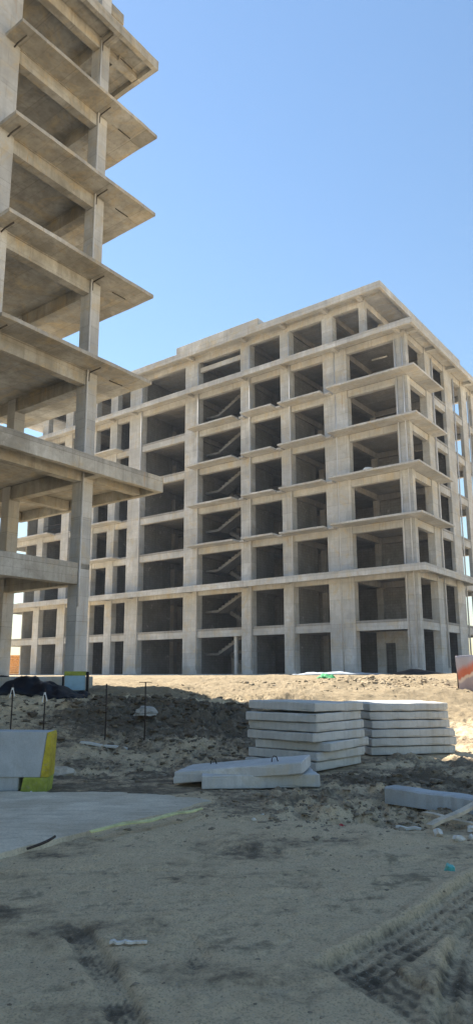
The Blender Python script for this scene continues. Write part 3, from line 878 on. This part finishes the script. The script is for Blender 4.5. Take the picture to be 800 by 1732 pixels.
# crumpled litter
def litter(name, loc, r, mat, label, cat, seed, flat=.5, group=None):
    bm = bmesh.new(); bmesh.ops.create_icosphere(bm, subdivisions=2, radius=1)
    for v in bm.verts:
        k = 1+.6*mnoise.noise(v.co*2.3+Vector((seed*5., 0, 0)))+.25*mnoise.noise(v.co*6+Vector((seed, 3, 0)))
        v.co = Vector((v.co.x*r, v.co.y*r*.6, v.co.z*r*flat))*k
    me = bpy.data.meshes.new(name); bm.to_mesh(me); bm.free(); me.materials.append(mat)
    o = bpy.data.objects.new(name, me); link(o); o.location = (loc[0], loc[1], hz(*loc)+r*flat*.5); o.rotation_euler = (0, 0, seed)
    return tag(o, label, cat, group)
litter('plastic_scrap', (1.78, 6.24), .055, M_teal, 'turquoise plastic scrap on the bare soil at right', 'litter', 2, .7)
litter('crushed_can', (1.18, 8.33), .045, M_red, 'small red and white crushed can on the dirt in the middle', 'can', 5)
PS = [((1.24, 8.42), .028, 'white fleck of litter beside the crushed red can'), ((2.06, 7.56), .07, 'crumpled white litter under the left end of the crossed planks'),
      ((2.20, 7.35), .06, 'angular pale litter nearest the viewer in the rubble'), ((2.48, 7.80), .065, 'white litter at the right end of the rubble'),
      ((2.36, 7.45), .05, 'folded white scrap in the front of the rubble'), ((.19, 8.47), .03, 'tiny white scrap alone on the soil before the slab pair'),
      ((.30, 8.7), .018, 'very small pale crumb near the tiny white scrap'), ((-2.9, 10.25), .06, 'white bottle scrap lying at the foot of the concrete block'),
      ((.86, 10.42), .045, 'white scrap at the right foot of the leaning slab pair')]
for i, (l, r, lab) in enumerate(PS): litter('litter_scrap', l, r, M_paper, lab, 'litter', i+7, .6)
# long flat pale stick in the foreground
gx, gy = -.68, 4.72
o = mesh_obj('stick', [(gx-.115+.23*i/10, gy+.012*math.sin(i*2.1)+s*(.018-.001*i), hz(gx, gy)+.012+h+.004*math.sin(i*1.7)) for i in range(11) for s, h in ((-1, 0), (1, 0), (1, .014), (-1, .014))],
             [(i*4+k, i*4+(k+1) % 4, i*4+4+(k+1) % 4, i*4+4+k) for i in range(10) for k in range(4)]+[(3, 2, 1, 0), (40, 41, 42, 43)], M_paper)
tag(o, 'short pale chewed stick on the foreground soil', 'stick')

# steel stakes with a marker tie on two of them
def stake(x, y, h, label, tie=False, hook=False):
    g_ = hz(x, y)
    t = empty('steel_stake', (x, y, g_), label, 'stake', 'thin steel stakes on the bank')
    pts = [(0, 0, -.1), (.008, 0, h*.5), (0, .01, h)]
    MB().tube(pts, .015, 6).build('rod', M_rust, t, smooth=True)
    if hook: MB().tube([(-.14, 0, h), (.14, 0, h)], .008, 5).build('crossbar', M_rust, t, smooth=True)
    if tie:
        m = MB()
        m.prism([(.01, h-.10), (.022, h-.09), (.07, h-.26), (.05, h-.27)], -.026, -.016)
        m.prism([(-.01, h-.09), (-.02, h-.12), (-.055, h-.28), (-.035, h-.29)], -.03, -.018)
        m.tube([(0, 0, h-.13), (0, 0, h-.08)], .022, 7)
        m.build('marker_tie', M_white, t)
stake(-4.90, 15.5, 1.12, 'leftmost thin steel stake with a white tie, behind the concrete block', True)
stake(-4.19, 15.5, 1.05, 'thin steel stake with a white tie, second from the left behind the concrete block', True)
stake(-2.85, 15.5, 1.2, 'bare thin steel stake before the dark clods, left of the crossbar stake')
stake(-2.0, 15.5, 1.25, 'thin steel stake with a small crossbar before the dark clods', False, True)

# ------------------------------------------------------------------ concrete pad with a membrane strip
pad = [(-9, 5.9), (-4.0, 6.2), (-2.9, 6.5), (-2.19, 6.82), (-1.96, 7.16), (-1.57, 7.72), (-1.25, 8.22), (-.98, 8.5), (-.72, 8.78), (-.5, 9.3), (-.28, 9.49), (-.7, 9.8), (-1.2, 10.0), (-1.83, 10.16), (-2.59, 10.2), (-9, 10.5)]
def in_poly(x, y):
    c = False; n = len(pad)
    for i in range(n):
        x0, y0 = pad[i]; x1, y1 = pad[(i+1) % n]
        if (y0 > y) != (y1 > y) and x < (x1-x0)*(y-y0)/(y1-y0)+x0: c = not c
    return c
bm = bmesh.new()
P2 = []
for i in range(len(pad)):
    a, b = Vector(pad[i]), Vector(pad[(i+1) % len(pad)])
    n = max(2, int((b-a).length/.07))
    for k in range(n):
        p = a+(b-a)*k/n
        j = .075*mnoise.fractal(Vector((p.x*3.5, p.y*3.5, 2)), .7, 2, 5) if p.x > -3.5 else 0
        P2.append((p.x+j, p.y+j))
bot = [bm.verts.new((x, y, -.12)) for x, y in P2]; topv = [bm.verts.new((x, y, .035+.006*mnoise.noise(Vector((x*3, y*3, 0))))) for x, y in P2]
n = len(P2)
for i in range(n): bm.faces.new((bot[i], bot[(i+1) % n], topv[(i+1) % n], topv[i]))
f = bm.faces.new(topv); bmesh.ops.triangulate(bm, faces=[f])
bmesh.ops.recalc_face_normals(bm, faces=bm.faces)
me = bpy.data.meshes.new('concrete_pad'); bm.to_mesh(me); bm.free(); me.materials.append(M_pad)
o = bpy.data.objects.new('concrete_pad', me); link(o); tag(o, kind='structure')

def strip(name, pts, wd, mat, label, th=.012, cat='strip'):
    vs = []; fs = []
    N = len(pts)
    for i, (x, y, z) in enumerate(pts):
        a = Vector(pts[max(i-1, 0)]); b = Vector(pts[min(i+1, N-1)]); d = (b-a).normalized(); sd = d.cross(Vector((0, 0, 1))).normalized()
        wv = wd[i]; c = Vector((x, y, z))
        vs += [c-sd*wv, c+sd*wv+Vector((0, 0, -.01)), c+sd*wv+Vector((0, 0, th-.01)), c-sd*wv+Vector((0, 0, th))]
    for i in range(N-1):
        for k in range(4): fs.append((i*4+k, i*4+(k+1) % 4, i*4+4+(k+1) % 4, i*4+4+k))
    fs += [(3, 2, 1, 0), tuple((N-1)*4+k for k in range(4))]
    return tag(mesh_obj(name, vs, fs, mat), label, cat)
def along(p, q, n, zf, bow=0):
    return [(p[0]+(q[0]-p[0])*i/n+bow*math.sin(math.pi*i/n), p[1]+(q[1]-p[1])*i/n, zf(i/n)) for i in range(n+1)]
strip('edging_strip', along((-1.50, 7.52), (-.42, 8.72), 16, lambda s: .07+.02*math.sin(s*7)**2, .05),
      [.006+.022*math.sin(math.pi*min(1, .08+.9*i/16))**.6+.008*math.sin(i*2) for i in range(17)], M_membrane, 'pale yellow-green strip curling along the edge of the concrete pad')
strip('edging_strip', along((-1.97, 6.93), (-1.80, 7.31), 8, lambda s: .045+.03*s, .03), [.004+.006*math.sin(math.pi*(i+.5)/9) for i in range(9)], M_rust,
      'small dark curled strip at the near edge of the concrete pad')

# ------------------------------------------------------------------ dusty air
mz = bpy.data.materials.new('dusty_air'); mz.use_nodes = True
n_ = mz.node_tree.nodes; n_.clear()
ov = n_.new('ShaderNodeOutputMaterial'); pv = n_.new('ShaderNodeVolumePrincipled')
pv.inputs['Color'].default_value = (.72, .84, 1, 1); pv.inputs['Density'].default_value = .0005; pv.inputs['Anisotropy'].default_value = .1
mz.node_tree.links.new(pv.outputs[0], ov.inputs['Volume'])
hzv = MB().box(-160, 160, -60, 220, -3, 34)
o = mesh_obj('haze', hzv.v, hzv.f, mz); tag(o, kind='stuff')
